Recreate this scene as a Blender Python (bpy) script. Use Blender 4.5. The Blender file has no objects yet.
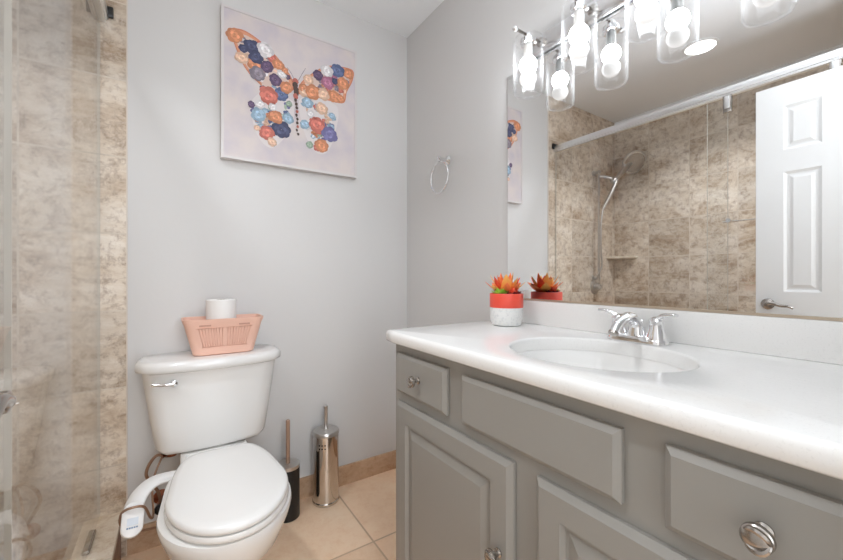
import bpy, bmesh, math, random
from mathutils import Vector, Matrix
random.seed(7)
C = bpy.context.scene.collection
S = bpy.context.scene
PI = math.pi

# ------------------------------------------------------------------ camera
cam_d = bpy.data.cameras.new('camera'); cam = bpy.data.objects.new('camera', cam_d); C.objects.link(cam)
cam.location = (0, 0, 1.0745)
cam.rotation_euler = (PI/2, 0, -math.radians(33.603))
cam_d.sensor_width = 36; cam_d.lens = 36*373.48/843; cam_d.shift_y = -3.9/843; cam_d.clip_start = 0.01
S.camera = cam
# ------------------------------------------------------------------ world, lights, exposure
w = bpy.data.worlds.new('world'); S.world = w; w.use_nodes = True
w.node_tree.nodes['Background'].inputs[0].default_value = (0.9, 0.95, 1, 1)
w.node_tree.nodes['Background'].inputs[1].default_value = 0.3
def area(name, loc, rot, size, power, col=(1, 1, 1), shape='DISK', size_y=None, spread=PI):
    d = bpy.data.lights.new(name, 'AREA'); d.shape = shape; d.size = size
    if size_y: d.size_y = size_y
    d.energy = power; d.color = col; d.spread = spread
    o = bpy.data.objects.new(name, d); o.location = loc; o.rotation_euler = rot; C.objects.link(o); return o
BULB = 45.0
area('shower_lamp', (-0.393, 0.931, 2.425), (0, 0, 0), 0.15, 11, (0.93, 0.955, 1), spread=2.1)
area('hall_fill_light', (0.15, -1.44, 1.35), (PI/2, 0, 0), 1.0, 29, (0.88, 0.935, 1), 'RECTANGLE', 1.7)  # added fill behind the camera, shining in through the doorway; no window there
area('upward_fill', (0.44, 0.05, 1.40), (PI, 0, 0), 0.25, 9, (0.9, 0.95, 1), spread=2.0)  # added unseen light aimed up to brighten the ceiling
area('high_fill', (0.34, 0.06, 2.0), (math.radians(52), 0, 0), 0.4, 3.4, (0.9, 0.95, 1))  # added unseen fill, high near the camera, lifting the back wall
S.view_settings.view_transform = 'Standard'; S.view_settings.look = 'None'
S.view_settings.gamma = 1; S.view_settings.use_curve_mapping = False
S.view_settings.exposure = -0.05
S.cycles.max_bounces = 14; S.cycles.transparent_max_bounces = 24; S.cycles.glossy_bounces = 8
S.cycles.diffuse_bounces = 6; S.cycles.use_denoising = True; S.cycles.sample_clamp_indirect = 6
S.cycles.caustics_reflective = False

# ------------------------------------------------------------------ materials
def srgb(r, g, b):
    f = lambda c: (c/255/12.92) if c/255 <= 0.04045 else ((c/255+0.055)/1.055)**2.4
    return (f(r), f(g), f(b), 1)
def mat(name, col, rough=0.5, metal=0.0, spec=0.5, coat=0.0, sss=0.0):
    m = bpy.data.materials.new(name); m.use_nodes = True
    b = m.node_tree.nodes['Principled BSDF']
    b.inputs['Base Color'].default_value = col; b.inputs['Roughness'].default_value = rough
    b.inputs['Metallic'].default_value = metal; b.inputs['Specular IOR Level'].default_value = spec
    b.inputs['Coat Weight'].default_value = coat; b.inputs['Coat Roughness'].default_value = 0.05
    return m
def nodes(m): return m.node_tree.nodes, m.node_tree.links, m.node_tree.nodes['Principled BSDF']
def add_noise_bump(m, scale, strength, dist=0.002, detail=3):
    n, l, b = nodes(m)
    tc = n.new('ShaderNodeTexCoord'); no = n.new('ShaderNodeTexNoise'); no.inputs['Scale'].default_value = scale
    no.inputs['Detail'].default_value = detail
    bu = n.new('ShaderNodeBump'); bu.inputs['Strength'].default_value = strength; bu.inputs['Distance'].default_value = dist
    l.new(tc.outputs['Object'], no.inputs['Vector']); l.new(no.outputs['Fac'], bu.inputs['Height']); l.new(bu.outputs['Normal'], b.inputs['Normal'])
def add_variation(m, scale, c1, c2, lo=0.35, hi=0.65, detail=4):
    n, l, b = nodes(m)
    tc = n.new('ShaderNodeTexCoord'); no = n.new('ShaderNodeTexNoise'); no.inputs['Scale'].default_value = scale; no.inputs['Detail'].default_value = detail
    r = n.new('ShaderNodeValToRGB'); r.color_ramp.elements[0].position = lo; r.color_ramp.elements[1].position = hi
    r.color_ramp.elements[0].color = c1; r.color_ramp.elements[1].color = c2
    l.new(tc.outputs['Object'], no.inputs['Vector']); l.new(no.outputs['Fac'], r.inputs['Fac']); l.new(r.outputs['Color'], b.inputs['Base Color'])
def tile_mat(name, axes, off, size, base, dark, pale, vein, grout, rough=0.35, mortar=0.003, nscale=5.0, contrast=1.0, gblend=0.6):
    """stone tile: world plane axes ('XZ','YZ','XY'); square stacked tiles, each with its own tone, mottling and veins"""
    m = bpy.data.materials.new(name); m.use_nodes = True
    n, l, b = nodes(m); b.inputs['Roughness'].default_value = rough
    tc = n.new('ShaderNodeTexCoord'); sx = n.new('ShaderNodeSeparateXYZ'); l.new(tc.outputs['Object'], sx.inputs[0])
    cb = n.new('ShaderNodeCombineXYZ')
    for i in (0, 1):
        ad = n.new('ShaderNodeMath'); ad.operation = 'SUBTRACT'; ad.inputs[1].default_value = off[i] - 20*size
        l.new(sx.outputs[axes[i]], ad.inputs[0]); l.new(ad.outputs[0], cb.inputs[i])
    br = n.new('ShaderNodeTexBrick'); br.offset = 0; br.squash = 1
    br.inputs['Scale'].default_value = 1; br.inputs['Brick Width'].default_value = size; br.inputs['Row Height'].default_value = size
    br.inputs['Mortar Size'].default_value = mortar; br.inputs['Mortar Smooth'].default_value = 0.1; br.inputs['Bias'].default_value = 0
    br.inputs['Color1'].default_value = (0, 0, 0, 1); br.inputs['Color2'].default_value = (1, 1, 1, 1); br.inputs['Mortar'].default_value = (0.5, 0.5, 0.5, 1)
    l.new(cb.outputs[0], br.inputs['Vector'])
    # per tile shift of the pattern
    sc = n.new('ShaderNodeVectorMath'); sc.operation = 'SCALE'; sc.inputs['Scale'].default_value = 13
    l.new(br.outputs['Color'], sc.inputs[0])
    va = n.new('ShaderNodeVectorMath'); va.operation = 'ADD'; l.new(tc.outputs['Object'], va.inputs[0]); l.new(sc.outputs[0], va.inputs[1])
    n1 = n.new('ShaderNodeTexNoise'); n1.inputs['Scale'].default_value = nscale; n1.inputs['Detail'].default_value = 9; n1.inputs['Roughness'].default_value = 0.74; n1.inputs['Distortion'].default_value = 0.35
    n2 = n.new('ShaderNodeTexNoise'); n2.inputs['Scale'].default_value = nscale*7; n2.inputs['Detail'].default_value = 8; n2.inputs['Roughness'].default_value = 0.78; n2.inputs['Distortion'].default_value = 0.25
    ms = n.new('ShaderNodeMapping'); ms.inputs['Scale'].default_value = (1, 1, 1.9); l.new(va.outputs[0], ms.inputs['Vector'])
    l.new(ms.outputs[0], n1.inputs['Vector']); l.new(va.outputs[0], n2.inputs['Vector'])
    r1 = n.new('ShaderNodeValToRGB'); e = r1.color_ramp.elements
    e[0].position = 0.5-0.145*contrast; e[0].color = dark; e[1].position = 0.5+0.145*contrast; e[1].color = pale
    x = e.new(0.5); x.color = base
    l.new(n1.outputs['Fac'], r1.inputs['Fac'])
    r2 = n.new('ShaderNodeValToRGB'); e = r2.color_ramp.elements; e[0].position = 0.36; e[0].color = vein; e[1].position = 0.52; e[1].color = (1, 1, 1, 1)
    l.new(n2.outputs['Fac'], r2.inputs['Fac'])
    mx = n.new('ShaderNodeMix'); mx.data_type = 'RGBA'; mx.blend_type = 'MULTIPLY'; mx.inputs[0].default_value = 0.6
    l.new(r1.outputs['Color'], mx.inputs[6]); l.new(r2.outputs['Color'], mx.inputs[7])
    # per tile tone
    r3 = n.new('ShaderNodeValToRGB'); e = r3.color_ramp.elements; e[0].color = (0.85, 0.82, 0.79, 1); e[1].color = (1.06, 1.04, 1.02, 1)
    l.new(br.outputs['Color'], r3.inputs['Fac'])
    m2 = n.new('ShaderNodeMix'); m2.data_type = 'RGBA'; m2.blend_type = 'MULTIPLY'; m2.inputs[0].default_value = 1
    l.new(mx.outputs[2], m2.inputs[6]); l.new(r3.outputs['Color'], m2.inputs[7])
    m3 = n.new('ShaderNodeMix'); m3.data_type = 'RGBA'; l.new(m2.outputs[2], m3.inputs[6]); m3.inputs[7].default_value = grout
    gb = n.new('ShaderNodeMath'); gb.operation = 'MULTIPLY'; gb.inputs[1].default_value = gblend
    l.new(br.outputs['Fac'], gb.inputs[0]); l.new(gb.outputs[0], m3.inputs[0]); l.new(m3.outputs[2], b.inputs['Base Color'])
    bu = n.new('ShaderNodeBump'); bu.inputs['Strength'].default_value = 0.25; bu.inputs['Distance'].default_value = 0.003; bu.invert = True
    l.new(br.outputs['Fac'], bu.inputs['Height']); l.new(bu.outputs['Normal'], b.inputs['Normal'])
    return m
def glass_mat(name, f0=0.04, k=0.9, tint=(0.992, 0.996, 0.994, 1)):
    m = bpy.data.materials.new(name); m.use_nodes = True; n = m.node_tree.nodes; l = m.node_tree.links; n.clear()
    o = n.new('ShaderNodeOutputMaterial'); mx = n.new('ShaderNodeMixShader'); t = n.new('ShaderNodeBsdfTransparent'); g = n.new('ShaderNodeBsdfGlossy')
    t.inputs[0].default_value = tint; g.inputs['Roughness'].default_value = 0.0
    lw = n.new('ShaderNodeLayerWeight'); lw.inputs[0].default_value = 0.5
    p = n.new('ShaderNodeMath'); p.operation = 'POWER'; p.inputs[1].default_value = 5
    a = n.new('ShaderNodeMath'); a.operation = 'MULTIPLY_ADD'; a.inputs[1].default_value = k; a.inputs[2].default_value = f0
    l.new(lw.outputs['Facing'], p.inputs[0]); l.new(p.outputs[0], a.inputs[0]); l.new(a.outputs[0], mx.inputs[0])
    l.new(t.outputs[0], mx.inputs[1]); l.new(g.outputs[0], mx.inputs[2]); l.new(mx.outputs[0], o.inputs[0])
    return m
def emit_mat(name, col, st):
    m = bpy.data.materials.new(name); m.use_nodes = True; n, l, b = nodes(m)
    b.inputs['Base Color'].default_value = (0.9, 0.9, 0.9, 1)
    b.inputs['Emission Color'].default_value = col; b.inputs['Emission Strength'].default_value = st
    return m

M = {}
M['wall'] = mat('wall_paint', srgb(216, 215, 214), 0.6, spec=0.3); add_noise_bump(M['wall'], 60, 0.12, 0.002)
M['ceil'] = mat('ceiling_paint', srgb(243, 245, 247), 0.8, spec=0.2)
M['white_paint'] = mat('white_paint', srgb(240, 240, 239), 0.35)
TB = dict(base=srgb(222, 210, 194), dark=srgb(184, 162, 138), pale=srgb(240, 233, 223), vein=srgb(150, 122, 98), grout=srgb(222, 212, 198))
M['tile_back'] = tile_mat('shower_tile_back', 'XZ', (-0.148, 0.062), 0.2935, nscale=3.4, **TB)
M['tile_side'] = tile_mat('shower_tile_side', 'YZ', (1.829, 0.062), 0.2935, nscale=3.4, **TB)
M['shower_floor'] = tile_mat('shower_floor_tile', 'XY', (0, 0), 0.10, nscale=6, **TB)
M['curb'] = tile_mat('curb_tile', 'YZ', (1.829, -0.12), 0.2935, base=srgb(230, 218, 200), dark=srgb(206, 186, 160), pale=srgb(240, 232, 220), vein=srgb(220, 200, 178), grout=srgb(214, 202, 186))
M['tile_edge'] = mat('tile_edge', srgb(222, 212, 202), 0.4)
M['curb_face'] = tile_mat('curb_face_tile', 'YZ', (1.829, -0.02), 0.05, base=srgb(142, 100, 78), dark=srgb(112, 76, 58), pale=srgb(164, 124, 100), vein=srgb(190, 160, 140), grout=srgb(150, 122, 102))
FT = dict(base=srgb(250, 220, 190), dark=srgb(240, 206, 174), pale=srgb(254, 230, 203), vein=srgb(244, 234, 222), grout=srgb(172, 140, 112))
M['floor'] = tile_mat('floor_tile', 'XY', (0.675, 1.366), 0.457, rough=0.38, nscale=3, mortar=0.004, contrast=1.3, gblend=0.6, **FT)
M['base'] = tile_mat('baseboard_tile', 'XZ', (0.675, -0.3), 0.457, rough=0.4, nscale=4, mortar=0.003, base=srgb(204, 174, 146), dark=srgb(186, 152, 122), pale=srgb(216, 190, 164), vein=srgb(225, 208, 192), grout=srgb(175, 148, 120))
M['base_y'] = tile_mat('baseboard_tile_side', 'YZ', (1.366, -0.3), 0.457, rough=0.4, nscale=4, mortar=0.003, base=srgb(204, 174, 146), dark=srgb(186, 152, 122), pale=srgb(216, 190, 164), vein=srgb(225, 208, 192), grout=srgb(175, 148, 120))
M['porcelain'] = mat('porcelain', srgb(238, 237, 235), 0.12, spec=0.5, coat=0.3)
M['seat'] = mat('seat_plastic', srgb(240, 239, 237), 0.22)
M['counter'] = mat('quartz', srgb(236, 235, 233), 0.16, spec=0.5); add_variation(M['counter'], 260, srgb(232, 231, 229), srgb(238, 237, 235), 0.3, 0.42, 2)
M['cabinet'] = mat('grey_cabinet_paint', srgb(150, 147, 141), 0.42); add_noise_bump(M['cabinet'], 90, 0.08, 0.001)
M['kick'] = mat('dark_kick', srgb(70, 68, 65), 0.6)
M['chrome'] = mat('chrome', (0.86, 0.86, 0.87, 1), 0.06, 1.0)
M['satin'] = mat('satin_chrome', (0.80, 0.80, 0.81, 1), 0.22, 1.0)
M['steel'] = mat('brushed_steel', (0.60, 0.58, 0.56, 1), 0.28, 1.0)
M['dark_steel'] = mat('dark_nickel', (0.42, 0.39, 0.36, 1), 0.25, 1.0)
M['canister'] = mat('polished_steel', (0.66, 0.62, 0.58, 1), 0.09, 1.0)
M['aluminium'] = mat('header_aluminium', (0.82, 0.82, 0.82, 1), 0.3, 1.0)
M['mirror'] = mat('mirror_silver', (0.93, 0.935, 0.935, 1), 0.0, 1.0)
M['mirror_edge'] = mat('mirror_edge', srgb(196, 180, 160), 0.3, 0.5)
M['glass'] = glass_mat('shower_glass', 0.035, 0.75)
M['lampglass'] = glass_mat('lamp_glass', 0.014, 0.30, (0.99, 0.99, 0.99, 1))
def white_edge_refraction(m, k, p_):  # white mixed in at glancing angles imitates refraction along clear glass edges
    n = m.node_tree.nodes; l = m.node_tree.links
    o = n['Material Output']; src = o.inputs[0].links[0].from_socket
    mx = n.new('ShaderNodeMixShader'); tr = n.new('ShaderNodeBsdfTranslucent'); df = n.new('ShaderNodeBsdfDiffuse'); ad = n.new('ShaderNodeMixShader'); ad.inputs[0].default_value = 0.5
    lw = n.new('ShaderNodeLayerWeight'); lw.inputs[0].default_value = 0.5
    pw = n.new('ShaderNodeMath'); pw.operation = 'POWER'; pw.inputs[1].default_value = p_
    mu = n.new('ShaderNodeMath'); mu.operation = 'MULTIPLY_ADD'; mu.inputs[1].default_value = k; mu.inputs[2].default_value = 0.0
    l.new(lw.outputs['Facing'], pw.inputs[0]); l.new(pw.outputs[0], mu.inputs[0]); l.new(mu.outputs[0], mx.inputs[0])
    l.new(tr.outputs[0], ad.inputs[1]); l.new(df.outputs[0], ad.inputs[2])
    l.new(src, mx.inputs[1]); l.new(ad.outputs[0], mx.inputs[2]); l.new(mx.outputs[0], o.inputs[0])
white_edge_refraction(M['lampglass'], 0.30, 3.5)
M['glass_edge'] = mat('glass_edge', srgb(208, 203, 193), 0.2)
M['bulb'] = emit_mat('bulb_glow', (0.89, 0.94, 1.0, 1), BULB)
M['reflection_low'] = emit_mat('bulb_reflection_glow', (1, 0.98, 0.96, 1), 0.7)
M['bulb_neck'] = mat('bulb_neck', srgb(240, 238, 234), 0.4)
M['disc'] = emit_mat('downlight_glow', (1, 0.98, 0.95, 1), 3.0)
M['black'] = mat('black_plastic', srgb(22, 22, 23), 0.35)
M['dark'] = mat('dark_gap', srgb(14, 14, 14), 0.7)
M['pink'] = mat('pink_plastic', srgb(240, 196, 177), 0.45, spec=0.4)
M['paper'] = mat('tissue', srgb(242, 241, 239), 0.9, spec=0.1); add_noise_bump(M['paper'], 140, 0.2, 0.001)
M['cardboard'] = mat('cardboard', srgb(120, 100, 84), 0.9)
M['pot_white'] = mat('speckled_white_glaze', srgb(226, 226, 224), 0.4); add_variation(M['pot_white'], 120, srgb(214, 215, 215), srgb(230, 230, 228), 0.3, 0.5, 3)
M['pot_red'] = mat('coral_glaze', srgb(236, 84, 66), 0.35)
M['soil'] = mat('soil', srgb(70, 48, 38), 0.9)
M['leaf_orange'] = mat('orange_leaf', srgb(255, 138, 78), 0.45); 
M['leaf_yellow'] = mat('amber_leaf', srgb(255, 190, 100), 0.45)
M['leaf_red'] = mat('red_orange_leaf', srgb(240, 92, 62), 0.45)
M['leaf_green'] = mat('lime_leaf', srgb(160, 200, 70), 0.45)
M['leaf_dark'] = mat('burgundy_leaf', srgb(112, 34, 44), 0.45)
M['white_plastic'] = mat('white_plastic', srgb(238, 237, 236), 0.3)
M['label_grey'] = mat('label_grey', srgb(216, 223, 232), 0.5)
M['label_ink'] = mat('label_ink', srgb(120, 142, 172), 0.5)
M['braid'] = mat('tan_hose', srgb(150, 118, 96), 0.4, 0.3)
M['copper'] = mat('copper', srgb(150, 92, 66), 0.3, 0.8)
M['frame'] = mat('white_frame', srgb(216, 211, 210), 0.4)
M['handle_copper'] = mat('bronze_handle', srgb(176, 146, 126), 0.35, 0.4)
M['marble_shelf'] = mat('marble_shelf', srgb(222, 210, 190), 0.3); add_variation(M['marble_shelf'], 12, srgb(190, 170, 146), srgb(232, 222, 206))
M['hall'] = mat('hall_paint', srgb(222, 220, 216), 0.7)

# ------------------------------------------------------------------ mesh helpers
def obj(name, bm, m, parent=None, smooth=True, ang=35, loc=None):
    bmesh.ops.recalc_face_normals(bm, faces=bm.faces[:])
    me = bpy.data.meshes.new(name); bm.to_mesh(me); bm.free()
    for x in (m if isinstance(m, (list, tuple)) else [m]): me.materials.append(x)
    if smooth:
        me.polygons.foreach_set('use_smooth', [True]*len(me.polygons)); me.set_sharp_from_angle(angle=math.radians(ang))
    o = bpy.data.objects.new(name, me); C.objects.link(o)
    if parent:
        o.parent = parent
        p = parent.location
        q = parent.parent
        off = Vector(p)
        while q: off += q.location; q = q.parent
        o.location = -off if loc is None else loc
    return o
def tag(o, label, cat, group=None, kind=None):
    o['label'] = label; o['category'] = cat
    if group: o['group'] = group
    if kind: o['kind'] = kind
    return o
def thing(name, label, cat, loc=(0, 0, 0), group=None):
    o = bpy.data.objects.new(name, None); o.empty_display_size = 0.05; C.objects.link(o); o.location = loc
    return tag(o, label, cat, group)
def struct(name, bm, m, label, cat, parent=None):
    o = obj(name, bm, m, parent, smooth=False)
    return tag(o, label, cat, kind='structure')
def B(): return bmesh.new()
def box(bm, x0, x1, y0, y1, z0, z1, bev=0, seg=2, mi=0):
    r = bmesh.ops.create_cube(bm, size=1)
    vs = r['verts']
    for v in vs:
        v.co = Vector(((x0+x1)/2+v.co.x*(x1-x0), (y0+y1)/2+v.co.y*(y1-y0), (z0+z1)/2+v.co.z*(z1-z0)))
    fs = {f for v in vs for f in v.link_faces}
    for f in fs: f.material_index = mi
    if bev:
        es = list({e for v in vs for e in v.link_edges})
        q = bmesh.ops.bevel(bm, geom=es, offset=bev, segments=seg, affect='EDGES', profile=0.5)
        for f in q['faces']: f.material_index = mi
    return bm
def ring_faces(bm, a, b, mi=0, closed=True):
    n = len(a)
    for i in range(n if closed else n-1):
        j = (i+1) % n
        try:
            f = bm.faces.new((a[i], a[j], b[j], b[i])); f.material_index = mi
        except ValueError: pass
def loft(bm, rings, cap0=True, cap1=True, mi=0):
    R = [[bm.verts.new(p) for p in r] for r in rings]
    for a, b in zip(R, R[1:]): ring_faces(bm, a, b, mi)
    if cap0: bm.faces.new(R[0][::-1]).material_index = mi
    if cap1: bm.faces.new(R[-1]).material_index = mi
    return R
def frame_for(d):
    d = Vector(d).normalized(); up = Vector((0, 0, 1)) if abs(d.z) < 0.95 else Vector((1, 0, 0))
    u = d.cross(up).normalized(); v = u.cross(d).normalized(); return u, v
def lathe(bm, prof, origin=(0, 0, 0), axis=(0, 0, 1), n=32, cap0=True, cap1=True, mi=0):
    """prof: list of (radius, height along axis)"""
    o = Vector(origin); ax = Vector(axis).normalized(); u, v = frame_for(ax)
    rings = [[o + ax*h + (u*math.cos(2*PI*i/n) + v*math.sin(2*PI*i/n))*max(r, 1e-5) for i in range(n)] for r, h in prof]
    return loft(bm, rings, cap0, cap1, mi)
def smooth_path(pts, k=8):
    P = [Vector(p) for p in pts]; out = []
    for i in range(len(P)-1):
        p0 = P[max(i-1, 0)]; p1 = P[i]; p2 = P[i+1]; p3 = P[min(i+2, len(P)-1)]
        for s in range(k):
            t = s/k
            out.append(0.5*((2*p1) + (p2-p0)*t + (2*p0-5*p1+4*p2-p3)*t*t + (3*p1-p0-3*p2+p3)*t**3))
    out.append(P[-1]); return out
def tube(bm, pts, r, n=12, smooth=0, closed=False, mi=0, flat=1.0, flat_dir=None):
    P = smooth_path(pts, smooth) if smooth else [Vector(p) for p in pts]
    rr = r if callable(r) else (lambda t: r)
    rings = []; N = len(P); u = None
    for i, p in enumerate(P):
        if closed: d = P[(i+1) % N] - P[i-1]
        else: d = P[min(i+1, N-1)] - P[max(i-1, 0)]
        d.normalize()
        if u is None:
            u, v = frame_for(d)
            if flat_dir is not None:
                u = Vector(flat_dir) - d*d.dot(Vector(flat_dir)); u.normalize(); v = d.cross(u)
        else:
            u = (u - d*d.dot(u)).normalized(); v = d.cross(u)
        q = rr(i/max(N-1, 1))
        rings.append([p + u*q*math.cos(2*PI*k/n) + v*q*flat*math.sin(2*PI*k/n) for k in range(n)])
    if closed:
        R = [[bm.verts.new(x) for x in ri] for ri in rings]
        for i in range(N): ring_faces(bm, R[i], R[(i+1) % N], mi)
    else: loft(bm, rings, mi=mi)
    return bm
def sphere(bm, c, r, sx=1, sy=1, sz=1, u=24, v=16, mi=0):
    q = bmesh.ops.create_uvsphere(bm, u_segments=u, v_segments=v, radius=r)
    for x in q['verts']: x.co = Vector(c) + Vector((x.co.x*sx, x.co.y*sy, x.co.z*sz))
    for f in {f for x in q['verts'] for f in x.link_faces}: f.material_index = mi
def rrect(cx, cy, hx, hy, r, z, n=6):
    """rounded rectangle ring in the XY plane"""
    out = []
    for sx, sy, a0 in ((1, 1, 0), (-1, 1, PI/2), (-1, -1, PI), (1, -1, 1.5*PI)):
        for k in range(n+1):
            a = a0 + PI/2*k/n
            out.append((cx+sx*(hx-r)+r*math.cos(a), cy+sy*(hy-r)+r*math.sin(a), z))
    return out
def slab(bm, O, U, V, N, w, h, t, edge=(0.012, 0.006), panels=(), prof=(), mi=0):
    """board with a chamfered front edge and panels sunk or raised in its front face; O is the lower corner of the front plane"""
    O, U, V, N = Vector(O), Vector(U), Vector(V), Vector(N)
    P = lambda u, v, d: bm.verts.new(O + U*u + V*v + N*d)
    def rect(u0, v0, u1, v1, d): return [P(u0, v0, d), P(u1, v0, d), P(u1, v1, d), P(u0, v1, d)]
    ew, ed = edge
    back = rect(0, 0, w, h, -t); side = rect(0, 0, w, h, -ed); front = rect(ew, ew, w-ew, h-ew, 0)
    bm.faces.new(back[::-1]); ring_faces(bm, back, side, mi); ring_faces(bm, side, front, mi)
    us = sorted({ew, w-ew, *[q for p in panels for q in (p[0], p[2])]}); vs = sorted({ew, h-ew, *[q for p in panels for q in (p[1], p[3])]})
    for i in range(len(us)-1):
        for j in range(len(vs)-1):
            u0, u1, v0, v1 = us[i], us[i+1], vs[j], vs[j+1]
            cu, cv = (u0+u1)/2, (v0+v1)/2
            if any(p[0] < cu < p[2] and p[1] < cv < p[3] for p in panels): continue
            bm.faces.new(rect(u0, v0, u1, v1, 0)).material_index = mi
    for p in panels:
        prev = rect(*p, 0)
        for ins, d in prof:
            cur = rect(p[0]+ins, p[1]+ins, p[2]-ins, p[3]-ins, d); ring_faces(bm, prev, cur, mi); prev = cur
        bm.faces.new(prev)
    bmesh.ops.remove_doubles(bm, verts=bm.verts[:], dist=1e-5)
    return bm

# ------------------------------------------------------------------ the room
W, D, H = 1.1164, 1.8294, 2.44
DX = -0.183            # room face of the open door leaf
WL = -0.222            # short wall behind it
TE = -0.148            # where the shower tile ends on the back wall
GX = -0.222            # glass line
SX = -1.065            # far shower wall
SY = 0.28              # near end of the shower
NY = -0.06             # near wall, room side
struct('floor', box(B(), TE, W, -1.6, D, -0.05, 0), M['floor'], 'beige square stone tile floor with thin brown grout lines', 'floor')
struct('ceiling', box(B(), -1.25, W+0.1, -1.6, D+0.1, H, H+0.08), M['ceil'], 'plain white painted ceiling over the bathroom', 'ceiling')
struct('wall_back', box(B(), TE, W+0.1, D, D+0.1, -0.05, H), M['wall'], 'pale grey painted wall behind the toilet and the butterfly picture', 'wall')
struct('wall_right', box(B(), W, W+0.1, NY-0.12, D, -0.05, H), M['wall'], 'grey painted wall behind the vanity and its mirror', 'wall')
struct('wall_shower_back', box(B(), SX-0.1, TE, D-0.006, D+0.1, -0.05, H), M['tile_back'], 'beige travertine tiled wall at the head end of the shower', 'wall')
struct('wall_shower_far', box(B(), SX-0.1, SX, SY-0.1, D-0.006, -0.05, 2.365), M['tile_side'], 'long beige travertine tiled shower wall seen in the mirror', 'wall')
struct('trim_1', box(B(), SX-0.1, SX+0.002, SY-0.1, D-0.006, 2.365, H), M['ceil'], 'white band between the long tiled shower wall and the ceiling', 'wall')
struct('wall_shower_near', box(B(), SX, WL, SY-0.1, SY, -0.05, H), M['tile_back'], 'tiled end wall of the shower beside the open door', 'wall')
struct('wall_left', box(B(), WL-0.1, WL, NY-0.12, SY-0.1, -0.05, H), M['wall'], 'short grey wall behind the open white door', 'wall')
b = B(); box(b, 0.50, W, NY-0.12, NY, 0, H); box(b, WL, 0.50, NY-0.12, NY, 2.03, H)
struct('wall_near', b, M['wall'], 'grey wall holding the doorway at the near end', 'wall')
b = B(); box(b, TE-0.5, W+0.1, -1.6, -1.5, 0, H); box(b, TE-0.5, TE-0.4, -1.5, NY-0.12, 0, H); box(b, W, W+0.1, -1.5, NY-0.12, 0, H)
box(b, TE-0.5, TE, -1.5, NY-0.12, -0.05, 0); box(b, WL, TE, NY-0.12, SY, -0.05, 0)
struct('wall_hall', b, M['hall'], 'pale hallway walls beyond the doorway', 'wall')
struct('baseboard_back', box(B(), -0.148, W, D-0.011, D, 0, 0.098), M['base'], 'tan stone tile baseboard along the wall behind the toilet', 'baseboard')
struct('baseboard_right', box(B(), W-0.011, W, 1.06, D-0.011, 0, 0.098), M['base_y'], 'tan stone tile baseboard between the vanity and the back wall', 'baseboard')
b = B(); box(b, TE-0.002, TE+0.0012, D-0.008, D, 0.18, H)
struct('trim_2', b, M['tile_edge'], 'thin pale edge strip where shower tile meets the painted wall', 'trim')
struct('floor_shower', box(B(), SX, -0.269, SY, D-0.006, -0.05, 0.03), M['shower_floor'], 'small beige tiles on the shower floor', 'floor')
struct('trim_3', box(B(), -0.273, TE-0.013, SY, D-0.006, 0.158, 0.178, 0.004, 2), M['curb'], 'pale travertine cap on the shower curb below the sliding glass', 'curb')
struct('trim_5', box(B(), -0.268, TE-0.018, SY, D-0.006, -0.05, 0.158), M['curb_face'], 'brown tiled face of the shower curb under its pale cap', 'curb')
b = B(); box(b, TE-0.018, TE, SY, D-0.006, -0.05, 0.0)
struct('trim_4', b, M['floor'], 'floor strip along the foot of the shower curb', 'floor')

# shower glass enclosure
se = thing('shower_enclosure', 'frameless sliding glass shower doors hung from a pale header rail', 'shower door', (GX, 1.05, 0.178))
obj('header_rail', box(box(B(), GX-0.019, GX+0.019, SY+0.001, D-0.008, 2.034, 2.070, 0.006), GX-0.012, GX+0.012, SY+0.002, D-0.009, 2.024, 2.036), M['aluminium'], se)
def glass_panel(x, y0, y1, name='glass_panel'):
    b = B(); box(b, x-0.004, x+0.004, y0, y1, 0.19, 2.012)
    g = obj(name, b, M['glass'], se, smooth=False)
    for y in (y0, y1): obj('polished_edge', box(B(), x-0.0042, x+0.0042, y-0.0005, y+0.0005, 0.19, 2.012), M['glass_edge'], g, smooth=False)
    return g
glass_panel(GX-0.009, 0.75, D-0.012); gp = glass_panel(GX+0.009, SY+0.01, 0.835)
for y, x in ((0.745, GX+0.009), (0.36, GX+0.009)):
    rh = obj('roller_hanger', box(B(), x-0.008, x+0.010, y-0.019, y+0.019, 1.935, 2.024, 0.003), M['dark_steel'], se)
    b = B(); box(b, x+0.010, x+0.0125, y-0.011, y+0.011, 1.955, 2.02, 0.001)
    obj('cover_plate', b, M['aluminium'], rh)
obj('wall_bracket', box(B(), GX-0.012, GX+0.034, D-0.020, D-0.0065, 2.045, 2.085, 0.003), M['black'], se)
obj('bottom_guide', box(B(), GX-0.022, GX-0.002, 1.59, 1.72, 0.1785, 0.192, 0.005), M['dark_steel'], se)
tb = B(); tube(tb, [(GX-0.055, 0.42, 1.368), (GX-0.055, 0.785, 1.368)], 0.007)
tbar = obj('towel_bar', tb, M['chrome'], gp)
for y in (0.46, 0.745):
    b = B(); lathe(b, [(0.011, 0), (0.011, 0.006), (0.006, 0.008), (0.006, 0.058)], (GX+0.0045, y, 1.368), (-1, 0, 0), 16); obj('towel_bar_post', b, M['chrome'], gp)

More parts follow.
